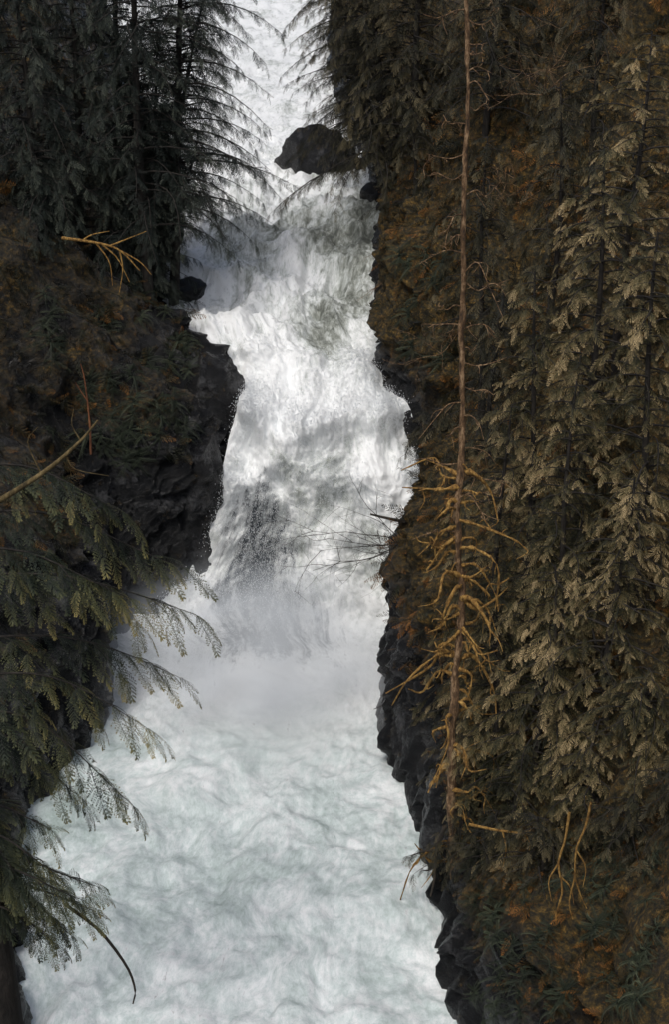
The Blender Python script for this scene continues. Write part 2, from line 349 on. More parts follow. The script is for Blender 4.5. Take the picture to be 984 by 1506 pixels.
PR_cliff = [(-.3,0,-2),(0,0,0),(.15,.1,2.4),(.5,.2,4.6),(1.6,.4,6.2),(3.6,.5,9.0),(7.5,.5,15),(12,.5,24),(19,.5,34)]
PR_up = [(-.3,0,-2),(0,0,0),(.25,.1,1.6),(.7,.2,3.4),(1.8,.3,5.4),(4,.5,8.5),(8,.5,14),(13,.5,21),(22,.5,30)]
PL_near = [(-.3,0,-2),(0,0,0),(.3,0,.8),(.9,0,1.6),(2.2,0,3),(4.6,0,5.5),(8,0,10),(13,0,17),(20,0,25)]
PL_cliff = [(-.3,0,-2),(0,0,0),(.15,.1,2.4),(.35,.2,4.6),(1.2,.4,6.4),(4,.5,9.0),(8,.5,14),(13,.5,20),(22,.5,30)]
PL_rock = [(-.3,0,-2),(0,0,0),(.1,.2,.6),(.3,.4,1.2),(2.2,.6,1.6),(5,.7,3.8),(9,.7,8),(14,.7,14),(22,.7,23)]
PL_up = [(-.3,0,-2),(0,0,0),(.4,.1,.4),(1.2,.2,.9),(3,.3,2.6),(5.5,.5,5.4),(9,.5,10),(14,.5,16),(23,.5,24)]
def lerp(a,b,t): return [tuple(x*(1-t)+y*t for x,y in zip(p,q)) for p,q in zip(a,b)]
Rs = [((5.5,4,0),PR_near),((4.6,16,0),PR_near)]
for q in [(676,1506),(650,1400),(640,1310)]: Rs.append((atz(*q), PR_near))
Rs += [(atz(612,1200), lerp(PR_near,PR_cliff,.6)),(atz(568,1135),PR_cliff),(atz(560,1060),PR_cliff),(atz(572,985),PR_cliff),(at(577,940,42.0),PR_cliff)]
for x,y,Y in [(600,840,44.0),(630,750,45.8),(628,705,46.5),(608,650,47.4),(590,600,48.4),(555,555,49.8),(552,505,51.8),(560,400,57.5),(564,335,62),(550,285,66),(545,255,70),(505,180,84),(485,100,105),(490,0,150),(520,-70,210)]:
    Rs.append((at(x,y,Y), PR_up))
Ls = [((-3.4,4,0),PL_near),((-3.6,16,0),PL_near),((-6.2,22,0),PL_near)]
for q in [(42,1506),(30,1400),(20,1300),(35,1190)]: Ls.append((atz(*q), PL_near))
Ls += [(atz(92,1130), lerp(PL_near,PL_cliff,.5)),(atz(158,1060),PL_cliff),(atz(160,1000),PL_cliff),(atz(168,940),PL_cliff)]
for x,y,Y,p in [(194,905,43.9,PL_cliff),(274,850,44.8,PL_cliff),(308,770,45.7,lerp(PL_cliff,PL_rock,.3)),(335,700,46.7,lerp(PL_cliff,PL_rock,.7)),(349,645,47.6,PL_rock),(360,600,48.5,PL_rock),(352,565,49.6,PL_rock),(278,512,51.3,PL_rock),(245,480,53,PL_up),(240,455,54.3,PL_up),(248,400,57.5,PL_up),(272,325,62.5,PL_up),(270,260,70,PL_up),(230,180,84,PL_up),(190,100,105,PL_up),(150,0,150,PL_up),(110,-70,210,PL_up)]:
    Ls.append((at(x,y,Y), p))
oR,cR,nR,aR,kR,bR = bank('right_river_bank', Rs, 1, 'steep mossy rock wall on the right side of the gorge', 3.3, [-.7,-.55,-.25,.18,.5,.65])
oL,cL,nL,aL,kL,bL = bank('left_river_bank', Ls, -1, 'dark mossy rock wall on the left side of the gorge', 8.1, [-.7,-.6,-.5,-.3,.12,.45])
gm = mesh_from('ground', [(-900,-200,-4),(900,-200,-4),(900,1500,-4),(-900,1500,-4)], [(0,1,2,3)], {'moss':[.5]*4})
tag(link('ground', gm, M_bank), 'forest floor under the gorge', 'ground', kind='structure')
def drop(x, y):
    for b in (bR if x>0 else bL, bL if x>0 else bR):
        h = b.ray_cast(Vector((x,y,120)), Vector((0,0,-1)))
        if h[0] is not None: return h[0].z
    return 0.
def hit(px,py):
    d=Vector(ray(px,py)).normalized(); best=None
    for b in (bR,bL):
        h=b.ray_cast(Vector((0,0,CZ)),d)
        if h[0] is not None and (best is None or h[3]<best[3]): best=h
    return best

# ------------------------------------------------------------------ sprays
def spray(n, lf, spread=50, droop=.30, w=.020, lat=.34, seed=0, near=False):
    r = np.random.default_rng(seed); V=[];F=[];A=[]
    def leaf(p, d, s, l, w, a):
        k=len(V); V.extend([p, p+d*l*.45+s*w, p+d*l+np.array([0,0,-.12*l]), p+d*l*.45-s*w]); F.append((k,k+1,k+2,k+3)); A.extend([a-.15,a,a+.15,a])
    for i in range(n):
        t = (i+.6)/n; p = np.array([t,.03*math.sin(t*7+seed),-droop*t*t]); tw = lat*(1-t)**.6*min(1,.45+2.2*t)*r.uniform(.7,1.15)+.04
        for sd in (-1,1):
            an = R_(spread+r.uniform(-14,14))*sd; d = np.array([math.cos(an), math.sin(an), (-.10-.25*t+r.uniform(-.06,.06)) if near else (-.2-.4*t+r.uniform(-.25,.2))]); d/=np.linalg.norm(d)
            if not near:
                s = np.cross(d,[0,0,1.])
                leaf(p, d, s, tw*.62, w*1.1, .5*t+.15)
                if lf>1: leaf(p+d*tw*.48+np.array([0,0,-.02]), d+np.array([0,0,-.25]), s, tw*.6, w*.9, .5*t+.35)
            else:
                for j in range(lf):
                    u = (j+.3)/lf; q = p+d*tw*u+np.array([0,0,-.25*tw*u*u])
                    for s2 in (-1,1):
                        an2 = an+R_(30)*s2; d2 = np.array([math.cos(an2), math.sin(an2), d[2]-.10]); d2/=np.linalg.norm(d2)
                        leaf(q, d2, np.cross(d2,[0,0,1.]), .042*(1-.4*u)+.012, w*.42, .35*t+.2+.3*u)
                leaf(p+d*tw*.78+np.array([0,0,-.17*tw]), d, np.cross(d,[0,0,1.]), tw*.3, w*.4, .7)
    leaf(np.array([.93,0,-droop*.87]), np.array([.9,0,-.45]), np.array([0,1.,0]), .14, w, .8)
    V=np.array(V)
    k=len(V); V=np.vstack([V,[[0,-.008,0],[0,.008,0],[1,.003,-droop],[1,-.003,-droop]]]); F.append((k,k+1,k+2,k+3)); A+= [.1]*4
    return V, np.array(F), np.array(A)
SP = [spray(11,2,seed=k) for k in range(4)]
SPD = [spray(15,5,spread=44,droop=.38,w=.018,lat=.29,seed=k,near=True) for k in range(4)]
def put_sprays(acc, tmpl, pos, dirs, ups, sc, tint):
    pos=np.asarray(pos);X=np.asarray(dirs,float);U=np.asarray(ups,float);sc=np.asarray(sc);tint=np.asarray(tint)
    X=X/(np.linalg.norm(X,axis=1)[:,None]+1e-9); Yv=np.cross(U,X); Yv/=np.linalg.norm(Yv,axis=1)[:,None]+1e-9; Z=np.cross(X,Yv)
    B=np.stack([X,Yv,Z],1)
    pick = rng.integers(0,len(tmpl),len(pos))
    for k,(V,F,A) in enumerate(tmpl):
        m = pick==k
        if not m.any(): continue
        VV = pos[m][:,None,:]+sc[m][:,None,None]*np.einsum('vi,sij->svj', V, B[m]); ns=m.sum()
        FF = (F[None]+np.arange(ns)[:,None,None]*len(V)).reshape(-1,4)
        AA = (A[None]*.6+tint[m][:,None]).ravel()
        acc.add(VV.reshape(-1,3), FF, AA)
def bough_sprays(path, sc, step, tint, r, hang=.5, t0=.2, a0=.5, a1=1.15, jit=.5, tp0=1.15, tp1=.5):
    L=np.linalg.norm(np.diff(path,axis=0),axis=1).sum(); n=max(2,int(L*(1-t0)/step)); pos=[];dr=[];up=[];s=[];ti=[]
    ts=np.linspace(t0,1,n)
    idx=np.linspace(0,1,len(path))
    for t in ts:
        p=np.array([np.interp(t,idx,path[:,c]) for c in range(3)]); q=np.array([np.interp(min(1,t+.05),idx,path[:,c]) for c in range(3)]); q0=np.array([np.interp(max(0,t-.05),idx,path[:,c]) for c in range(3)])
        T=q-q0; T/=np.linalg.norm(T)+1e-9; side=np.cross(T,[0,0,1.]); side/=np.linalg.norm(side)+1e-9
        for sd in (-1,1):
            if r.random()<.12: continue
            a=r.uniform(a0,a1); d=T*math.cos(a)+side*sd*math.sin(a)+np.array([0,0,-hang*r.uniform(-.2,1.6)])
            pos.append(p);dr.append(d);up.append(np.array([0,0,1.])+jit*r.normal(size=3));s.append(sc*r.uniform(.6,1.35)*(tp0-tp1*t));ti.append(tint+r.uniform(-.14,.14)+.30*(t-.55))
    pos.append(path[-1]);dr.append(T+np.array([0,0,-hang]));up.append(np.array([0,0,1.]));s.append(sc*.8);ti.append(tint+.16)
    return pos,dr,up,s,ti
def conifer(name, label, top, base_z, Rad, fmat, seed, crown0=.18, nb=None, sc=.62, step=.26, hang=.55, droop=.55, tint=.15, lean=(0,0), group=None, tr=None, visible=(-99,99), pw=.7):
    r=np.random.default_rng(seed); H=top[2]-base_z; base=np.array([top[0]-lean[0],top[1]-lean[1],base_z])
    e=empty(name,base)
    tag(e,label,'tree',group)
    def tp(h): f=h/H; return np.array([lean[0]*f+.12*math.sin(f*5+seed),lean[1]*f+.10*math.sin(f*4+seed*2),h])
    hs=np.linspace(-1.2,H,16); tr=tr or .010*H+.04
    wood=Acc(); V,F=tube([tp(h) for h in hs], np.interp(hs,[-1.2,0,H],[tr*1.3,tr,.02]),8); wood.add(V,F)
    nb=nb or int(H*5); z0=H*crown0; PS=[[],[],[],[],[]]; az=r.uniform(0,6)
    for i in range(nb):
        f=((i+r.random())/nb); h=z0+(H-z0)*f; zz=base_z+h
        az+=2.4+r.uniform(-.6,.6)
        if zz>visible[1] or zz<visible[0]: continue
        Lb=(Rad*(1-f)**pw*r.uniform(.4,1.2)+.22)
        t=np.linspace(0,1,7)[:,None]; dv=np.array([math.cos(az),math.sin(az),0]); o=tp(h)
        rise=r.uniform(.1,.45); wig=r.uniform(.06,.16)
        path=o+dv*Lb*t+np.array([0,0,1.])*Lb*(rise*t-(droop+rise-.28)*r.uniform(.7,1.3)*t*t)+wig*Lb*np.cross(dv,[0,0,1])*np.sin(t*r.uniform(2,4.5)+i)
        V,F=tube(path,np.linspace(.012+.009*Lb,.004,7),4); wood.add(V,F)
        g=bough_sprays(path,sc*r.uniform(.8,1.2),step,tint+.12*math.sin(i*1.7)+.10*f,r,hang)
        for a,b in zip(PS,g): a.extend(b)
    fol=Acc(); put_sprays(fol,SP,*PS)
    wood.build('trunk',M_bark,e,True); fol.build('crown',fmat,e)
    return e
def top_tree(px,py,Y,*a,name='conifer_tree',label='',cpy=None,**k):
    t=at(px,py,Y); lean=k.get('lean',(0,0)); bz=drop(t[0]-lean[0],t[1]-lean[1])-.1
    if t[2]-bz<1.0: t[2]=bz+1.6
    if cpy is not None:
        zc=at(px,cpy,Y)[2]; k['crown0']=min(.8,max(.05,(zc-bz)/(t[2]-bz)))
    return conifer(name,label,t,bz,*a,**k)

LT=[(283,-330,54.5,3.9,310,'tall fir on the left bank with branches hanging over the upper rapids',250,1.7,.6),(302,-40,57,2.1,340,'slim leaning fir at the water edge of the left bank, beside the upper rapids',110,2.2,.6),
(180,-330,52,3.3,340,'tall dark fir with bare trunk left of the upper rapids, inner one of the stand',140,0,.65),(150,-260,55,2.8,310,'dark fir with thin trunk just left of the inner fir',120,0,.65),
(85,-220,53,3.3,350,'broad dark conifer near the upper left corner, second from the frame edge',140,0,.65),(12,-150,51,3.1,360,'drooping dark conifer at the upper left frame edge',130,0,.65),
(248,150,54.5,1.9,None,'bushy dark conifer on the left bank where the rapids narrow',95,1.2,.55),(225,290,52.6,1.5,None,'small conifer at the edge of the left bank above the outcrop',60,.9,.5),(170,250,53,1.7,None,'low conifer under the inner fir of the upper left stand',55,0,.6),(50,230,50,2.0,None,'low conifer under the trees at the upper left frame edge',60,0,.6),(232,40,58,2.5,None,'conifer filling the gap behind the tall fir of the left bank',110,1.0,.55)]
for k,(x,y,Y,Rd,cy,lb,nb,ln_,dr_) in enumerate(LT):
    kw=dict(cpy=cy) if cy is not None else dict(crown0=.06)
    top_tree(x,y,Y,Rd,M_left,20+k,name='fir_tree',label=lb,sc=.58,step=.24,hang=.65,droop=dr_,tint=.13,lean=(ln_,0),visible=(-99,26.5),nb=nb,pw=.42 if cy else .7,**kw)
RT=[(526,-260,61,4.5,320,'dark conifer overhanging the right side of the upper rapids',-1.6,230),(625,-300,58,3.2,330,'tall dark conifer behind the bare snag at the top of the frame',0,120),(470,-120,67,3.1,270,'distant conifer beside the boulder in the upper rapids',-2.6,160),
(735,-200,50,2.8,300,'shaded conifer on the steep right slope just right of the snag top',0,95),(610,130,55,1.4,300,'short conifer clinging to the mossy cliff right of the rapids',0,40),(720,200,42,1.8,480,'young conifer on the right slope close behind the snag',0,60),(900,-120,41,1.9,200,'shaded conifer behind the tallest hemlock at the top right',0,60),(735,430,37,1.5,None,'shaded young conifer between the snag and the hemlocks',0,55),(640,600,45,1.0,None,'low shaded conifer on the right cliff beside the waterfall',0,35),(830,120,39,1.5,420,'young shaded conifer on the upper right slope between the tall hemlocks',0,50),
(800,1200,25.2,1.1,None,'low dark conifer between the mossy roots at lower right',0,45),(930,1210,24.3,1.3,None,'dark conifer sprawling at the lower right frame edge',0,50),(985,1330,23.6,1.0,None,'dark conifer in the bottom right corner',0,40),(720,1290,26.6,.8,None,'dwarf dark conifer beside the snag base at lower right',0,35),(672,1185,28.1,.75,None,'dark seedling conifer in front of the snag base',0,38)]
for k,(x,y,Y,Rd,cy,lb,ln_,nb) in enumerate(RT):
    kw=dict(cpy=cy) if cy is not None else dict(crown0=.05)
    nr_=Y<30
    top_tree(x,y,Y,Rd,M_mid,40+k,name='conifer_tree',label=lb,sc=.38 if nr_ else .58,step=.16 if nr_ else .24,hang=.55,droop=.6,tint=.14,visible=(-99,26.5),nb=nb,pw=.5,lean=(ln_,0),**kw)
HT=[(952,45,34,2.9,'tallest olive hemlock at the upper right frame edge',.26),(890,215,31.5,2.6,'olive hemlock with drooping tip in the upper right, left of the tallest one',.23),(795,400,31,2.1,'hemlock standing close to the right of the mossy snag',.14),
(975,340,28.5,2.2,'hemlock cut off by the right frame edge at mid height',.20),(850,560,29,2.2,'mid height hemlock between the snag and the right frame edge',.14),(748,600,30.5,1.7,'small hemlock touching the right side of the snag branches',.09),
(925,700,27,2.1,'lower hemlock near the right frame edge',.17),(815,830,27.6,1.9,'low hemlock above the ferns at lower right',.18),(735,860,28.8,1.4,'small slender hemlock just right of the lower snag',.06),
(715,1060,28.9,1.0,'bushy young hemlock hiding the foot of the snag',.10),(960,980,25.6,1.6,'low young hemlock at the lower right frame edge',.09),(880,1060,25.8,1.4,'young hemlock among the ferns at lower right',.12),(770,1110,27.0,1.3,'smallest young hemlock by the low mossy limb',.13)]
for k,(x,y,Y,Rd,lb,ti_) in enumerate(HT):
    top_tree(x,y,Y,Rd,M_right,60+k,name='hemlock_tree',label=lb,crown0=.04,sc=.30+.02*((k*5)%6),step=.14,hang=.25+.06*(k%4),droop=.42+.06*(k%4),tint=ti_,nb=(92 if k<3 else 74 if k<9 else 46),pw=.55)

# ------------------------------------------------------------------ near left cedar boughs
def near_tree(name,label,trunk,boughs,tint,sc,seed,step=.2):
    r=np.random.default_rng(seed); base=trunk[0]; e=empty(name,base); tag(e,label,'tree')
    tk=Acc(); pp=curve(trunk,20); V,F=tube(pp,np.linspace(.42,.10,20),12); tk.add(V,F); tk.build('trunk',M_bark,e,True,origin=base)
    for k,b in enumerate(boughs):
        path=curve(b,12); L=np.linalg.norm(path[-1]-path[0]); path=path+np.linspace(0,1,12)[:,None]*np.sin(np.linspace(0,5,12)+k)[:,None]*np.array([0,.1,.05])*L*.3
        st=Acc(); V,F=tube(path,np.linspace(.030,.004,12),5); st.add(V,F)
        allp=[[],[],[],[],[]]
        for g_,h_ in zip(allp,bough_sprays(path,sc,step,tint,r,.24,.08,.5,.95,.2,1.05,.25)): g_.extend(h_)
        for j in (3,5,7,9):
            T=path[min(11,j+1)]-path[j-1]; T/=np.linalg.norm(T); side=np.cross(T,[0,0,1.])*(1 if (j//2)%2 else -1)
            Ls_=L*r.uniform(.18,.30)*(1.15-j/14); dd=T*.75+side*.65
            sub=np.array([path[j]+dd*Ls_*u+np.array([0,0,-.35*Ls_*u*u]) for u in np.linspace(0,1,6)])
            V,F=tube(sub,np.linspace(.010,.003,6),4); st.add(V,F)
            for g_,h_ in zip(allp,bough_sprays(sub,sc*.8,step*.95,tint+r.uniform(-.08,.08),r,.26,.2,.5,.9,.2,1.05,.25)): g_.extend(h_)
        bo=st.build('bough',M_bark,e,True,origin=base)
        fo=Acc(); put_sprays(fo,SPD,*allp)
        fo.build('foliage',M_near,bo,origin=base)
    return e
def B(x0,y0,x1,y1,Y,sag=.5,dY=0):
    a=at(x0,y0,Y+dY); c=at(x1,y1,Y); m=(a+c)/2+np.array([0,0,sag]); return [a,m,c]
bG=[B(-90,690,180,745,22,.35),B(-90,760,270,832,22.5,.5),B(-90,810,190,885,21,.45),B(-90,850,288,915,22,.5),B(-90,940,262,1000,22.3,.45),B(-90,995,215,1065,21.4,.45),B(-90,1040,196,1175,21,.6),B(-90,1070,120,1170,21.8,.5)]
gb=at(-130,1300,22); gt=at(-130,200,22)
gbase=np.array([gb[0],gb[1],drop(gb[0],gb[1])-.3])
G_=near_tree('cedar_tree','foreground cedar whose feathery boughs reach in from the left frame edge at mid height',[gbase,(gb+gt)/2,gt],bG,.20,.84,5,.27)
bH=[B(-60,1185,68,1212,16,.12),B(-60,1215,88,1288,15.6,.18),B(-60,1255,142,1308,16,.22),B(-60,1290,134,1345,15.7,.2),B(-60,1320,80,1390,15.4,.2),B(-60,1200,50,1330,15.2,.15),B(-60,1280,105,1370,16.1,.2),B(-60,1240,70,1340,15.5,.18),B(-60,1270,118,1325,15.3,.2),B(-60,1195,45,1270,15.8,.14)]
hb=at(5,1500,15.6); ht=at(-60,900,15.6)
hbase=np.array([hb[0],hb[1],drop(hb[0],hb[1])-.3])
H_=near_tree('young_cedar_tree','cedar at the bottom left corner with a dark trunk and short drooping boughs',[hbase,hb,ht],bH,.16,.50,9,.115)
t=Acc(); V,F=tube(curve([at(95,1330,15.8),at(145,1368,15.8),at(185,1420,15.8),at(198,1455,15.8),at(195,1476,15.8)],14),np.linspace(.026,.012,14),6); t.add(V,F)
t.build('bare_twig',M_twig,H_,True,origin=hbase)
t=Acc(); V,F=tube(curve([at(-60,765,20.5),at(0,735,20.5),at(70,690,20.5),at(118,648,20.5),at(143,618,20.5)],14),np.linspace(.06,.014,14),8); V=V+.3*np.array([.05,.05,.05])*fbm(V*9,3)[:,None]; t.add(V,F)
for q in [((60,697),(40,650),(55,628)),((95,668),(110,690),(160,700)),((118,648),(105,625),(108,600))]:
    V,F=tube(curve([at(*p,20.5) for p in q],7),np.linspace(.014,.004,7),5); t.add(V,F)
t.build('bare_branch',bark_mat('mossy_grey_bark',(.03,.022,.009),(.12,.085,.03),(.24,.18,.08),14.0),G_,True,origin=gbase)

# ------------------------------------------------------------------ snag
h_=hit(668,1270); sY=min(max(h_[0].y,27.2),29.6) if h_ else 28.6
tp=curve([at(676,1360,sY+.25),at(668,1270,sY),at(664,1150,sY-.1),at(670,1000,sY-.1),at(680,900,sY),at(673,780,sY),at(679,640,sY),at(681,480,sY),at(684,300,sY),at(688,100,sY),at(685,-60,sY)],110)
tp[:,0]+=.035*fbm(tp*np.array([0,0,1.6]),3)*2; tp[:,1]+=.03*fbm(tp*np.array([0,0,1.6])+9,3)*2
sbase=tp[0].copy(); SN=empty('bare_snag',sbase); tag(SN,'tall dead snag with rusty trunk and curling mossy branches right of the waterfall','dead tree')
ac=Acc(); rr=np.interp(np.arange(110),[0,60,109],[.115,.070,.036]); V,F=tube(tp,rr,12); V=V+(V-np.repeat(tp,12,0))*(1.9*fbm(V*np.array([7,7,3.5]),4))[:,None]; ac.add(V,F); ac.build('trunk',M_snag,SN,True,origin=sbase)
r=np.random.default_rng(14)
for k in range(99):
    low=k<66
    u=(.10+.47*(k/65.)) if low else (.50+.47*((k-66)/32.))
    u=min(.985,u+r.uniform(-.008,.008)); p=np.array([np.interp(u*109,np.arange(110),tp[:,c]) for c in range(3)])
    sd=-1 if r.random()<.5 else 1; az=r.uniform(-1.0,.7); d=np.array([sd*math.cos(az),math.sin(az)*.9,0])
    Lb=(.5+1.15*r.random()**1.3 if low else r.uniform(.45,1.25)*(1.15-.4*((k-66)/32.)))
    z=r.uniform(-.75,.3) if low else r.uniform(-.2,.25)
    j1=r.normal(size=3)*.13*Lb; j2=r.normal(size=3)*.18*Lb
    pts=[p, p+d*Lb*.3+np.array([0,0,.10*Lb*r.normal()]), p+d*Lb*.6+np.array([0,0,(z*.5-.1)*Lb])+(j1 if low else .3*j1), p+d*Lb*.85+np.array([0,0,(z-.2+r.uniform(-.3,.35))*Lb])+(j2 if low else .3*j2)]
    pc=curve(pts,12); a=Acc(); r0=(r.uniform(.032,.062) if low else .016); V,F=tube(pc,np.linspace(r0,.011 if low else .006,12)*(1+.32*r.normal(size=12)*(1 if low else 0)),6); a.add(V,F)
    for j in range(r.integers(2,6) if low else r.integers(3,7)):
        q=pc[r.integers(2,11)]; dd=np.array([sd*r.uniform(-.4,.8),r.uniform(-.5,.5),r.uniform(-1.0,.4)])*Lb*r.uniform(.2,.45)
        V,F=tube(curve([q,q+dd*.5+r.normal(size=3)*.05*Lb,q+dd],6),np.linspace(.022 if low else .009,.006,6),5); a.add(V,F)
    a.build('branch',M_moss if low else M_snag,SN,True,origin=sbase)

# ------------------------------------------------------------------ rocks
def rock(name,label,c,size,seed,moss=-.4,rot=0,sub=6,tilt=0):
    r=np.random.default_rng(seed); bm=bmesh.new(); bmesh.ops.create_icosphere(bm,subdivisions=sub,radius=1); V=np.array([v.co for v in bm.verts]); F=np.array([[v.index for v in f.verts] for f in bm.faces]); bm.free()
    for k in range(20):
        d=r.normal(size=3); d/=np.linalg.norm(d); h=r.uniform(.42,.76); q=V@d; V=V-np.outer(np.clip(q-h,0,9)*.99,d)
    V*=np.array(size); V=V+V/np.linalg.norm(V,axis=1)[:,None]*(ridge(V*.9+seed,3)*.20+fbm(V*np.array([3,3,1.5])+seed,3)*.16+fbm(V*8+seed,3)*.07)[:,None]*min(1.4,min(size))
    ca,sa=math.cos(rot),math.sin(rot); V=V@np.array([[ca,sa,0],[-sa,ca,0],[0,0,1]])
    o=link(name,mesh_from(name,V,F,{'moss':np.full(len(V),moss)+.2*(V[:,2]>.4*size[2])},True),M_bank); o.location=tuple(c); o.rotation_euler=(0,tilt,0)
    return tag(o,label,'rock')
rock('boulder','dark wet boulder at the right side of the upper rapids',at(470,248,72),(3.4,2.4,3.2),15,-.35,0,6,-.22)
rock('boulder','low dark rock on the left waterline at the top of the cascade',at(275,430,56.0),(1.4,1.0,.8),2,-.45)
rock('rock_outcrop','black angular outcrop jutting over the left edge of the waterfall',at(318,578,48.6),(1.6,1.3,2.1),3,-.6)
rock('rock_outcrop','tall black rock face under the left outcrop, beside the falling water',at(286,715,45.8),(1.35,1.1,3.2),4,-.55)
rock('rock_outcrop','black rock buttress right of the plunge pool, under the twiggy shrub',at(612,900,41.3),(1.3,1.4,3.0),5,-.55)
rock('rock_outcrop','dark ledge jutting from the right cliff under the twiggy shrub, topmost of the wet rocks',at(610,806,40.2),(1.4,1.2,1.0),16,-.3)
rock('rock_outcrop','dark wet slab at the waterline left of the snag foot',at(612,1130,35.2),(1.3,1.3,2.0),6,-.55)
rock('rock_outcrop','dark rock at the right edge of the waterfall crest',at(594,590,49.6),(1.2,1.2,1.6),7,-.5)
rock('rock_outcrop','wet rock at the bottom edge of the right bank, under the ferns',at(700,1440,26),(1.0,1.1,1.4),8,-.4)
rock('boulder','small dark rock on the right waterline of the upper rapids',at(556,300,64.5),(.9,1.0,1.1),9,-.4)

# ------------------------------------------------------------------ bare shrubs and fallen branches
def twigs(acc,p,d,L,rad,lev,r,bend=.35):
    n=6; pts=[p]; dd=d/np.linalg.norm(d)
    for k in range(n): dd=dd+r.normal(size=3)*bend*.35; dd/=np.linalg.norm(dd); pts.append(pts[-1]+dd*L/n)
    V,F=tube(pts,np.linspace(rad,rad*.35,n+1),4); acc.add(V,F)
    if lev>0:
        for k in range(r.integers(3,6)):
            i=r.integers(1,n+1); twigs(acc,np.array(pts[i]),dd+r.normal(size=3)*.75,L*r.uniform(.4,.65),rad*.55,lev-1,r,bend)
def shrub(name,label,px,py,Y,dirs,L,rad,m,seed,lev=2,cat='shrub'):
    r=np.random.default_rng(seed); p=at(px,py,Y); a=Acc()
    for d in dirs: twigs(a,p,np.array(d,float),L*r.uniform(.8,1.1),rad,lev,r)
    o=a.build(name,m,None,True,origin=p); o.location=tuple(p); return tag(o,label,cat)
shrub('bare_shrub','leafless twiggy shrub leaning over the falls from the right cliff',605,800,39.6,[(-1,-.3,.25),(-1,0,.0),(-1,-.2,-.35),(-.8,-.5,.5),(-1,-.1,-.1),(-1,-.2,.4)],3.0,.018,M_twig,1)
def stick(name,label,pts,Y,r0,r1,m,side=(),cat='branch'):
    P0=at(*pts[0],Y); a=Acc(); V,F=tube(curve([at(*p,Y) for p in pts],14),np.linspace(r0,r1,14),7); a.add(V,F)
    for q in side: V,F=tube(curve([at(*p,Y) for p in q],8),np.linspace(r1*1.6,r1*.5,8),5); a.add(V,F)
    o=a.build(name,m,None,True,origin=P0); o.location=tuple(P0); return tag(o,label,cat)
stick('dead_branch','short dark dead branch poking over the falls above the twiggy shrub',[(640,775),(600,768),(570,762),(545,756)],41,.075,.03,M_twig)
stick('dead_branch','thin dark stick jutting from the right rock face over the pool',[(620,1015),(590,1030),(568,1036),(550,1043)],35.5,.035,.01,M_twig,[((575,1034),(566,1026),(560,1022))])
stick('dead_branch','dark snapped root hanging at the foot of the snag',[(655,1215),(643,1250),(640,1290),(634,1318)],28.0,.06,.02,M_twig,[((640,1275),(630,1280),(622,1280)),((643,1250),(625,1252),(605,1258))])
stick('fallen_branch','forked mossy branch lying on the left slope above the falls',[(90,350),(140,357),(175,368),(205,398)],43,.055,.02,M_moss,[((140,357),(160,385),(165,420)),((175,368),(205,385),(222,404)),((160,362),(185,352),(215,340)),((175,368),(180,395),(175,430)),((150,360),(172,380),(190,415)),((120,354),(135,345),(160,340))])
stick('mossy_root','curling mossy root at lower right, left one of the pair',[(838,1195),(832,1235),(822,1270),(828,1310),(818,1350),(826,1385)],23.6,.030,.014,M_moss,[((826,1290),(840,1305),(845,1330)),((822,1270),(808,1295),(812,1325))])
stick('mossy_root','curling mossy root at lower right, right one of the pair',[(870,1180),(862,1215),(848,1250),(846,1290),(838,1330),(850,1370)],23.4,.028,.013,M_moss,[((848,1250),(862,1275),(858,1305)),((846,1290),(856,1320),(866,1340))])
stick('mossy_root','low mossy limb stretching right from the foot of the snag',[(690,1212),(740,1222),(790,1225),(830,1216)],25.6,.034,.015,M_moss,[((740,1222),(745,1250),(738,1285)),((770,1224),(780,1240),(776,1262))])
stick('broken_stem','upright rusty broken stem on the dark left slope',[(133,668),(131,620),(124,560),(118,535)],36,.035,.012,M_rust,[((128,590),(118,575),(110,562))])
for k,(x,y,Y,lb) in enumerate([(800,140,41,'rusty leafless shrub on the upper right slope, left of the tallest hemlock'),(870,90,42,'rusty leafless shrub at the top right, near the frame edge'),(760,300,42,'leafless brown shrub on the slope just right of the snag'),(610,400,53,'thin brown shrub hanging on the mossy cliff left of the snag'),(650,520,46,'thin brown shrub between the snag and the right edge of the waterfall')]):
    shrub('bare_shrub',lb,x,y,Y,[(-.6,-.6,.5),(-.2,-.8,.8),(.5,-.5,.7),(-.9,-.3,.0)],1.7,.016,M_snag,30+k)

# ------------------------------------------------------------------ ferns
def fern_mesh(seed):
    r=np.random.default_rng(seed); a=Acc(); nf=12
    V,F=tube([(0,0,-.08),(0,0,-.03),(0,0,.03),(0,0,.05)],[.03,.06,.05,.01],8); a.add(V,F,np.full(len(V),.05))
    for k in range(nf):
        az=k*6.283/nf+r.uniform(-.3,.3); L=r.uniform(.5,1.05); d=np.array([math.cos(az),math.sin(az),0]); sd=np.array([-d[1],d[0],0]); V=[];F=[];A=[]; hg=r.uniform(.35,.9)
        def pt(t): return d*L*t*.95+np.array([0,0,L*(hg*t-1.15*t*t)])+sd*.12*L*math.sin(t*2.5+k)
        V0,F0=tube([pt(t) for t in np.linspace(0,.97,9)],np.linspace(.008,.003,9),3); a.add(V0,F0,np.full(len(V0),.25))
        for i in range(26):
            t=(i+1)/27; p=pt(t); w=.075*L*math.sin(math.pi*min(1,t*.9+.1))**.7+.006
            for s in (-1,1):
                b=len(V); q=p+sd*s*w+d*.03+np.array([0,0,-.45*w]); V+= [p,p+(q-p)*.4+d*.008,q,p+(q-p)*.4-d*.008]; F.append((b,b+1,b+2,b+3)); A+=[.3,.4,.65,.4]
        a.add(np.array(V),np.array(F),np.array(A)+r.uniform(-.25,.2))
    return mesh_from('fern',np.concatenate(a.V),np.concatenate(a.F),{'tint':np.concatenate(a.A)})
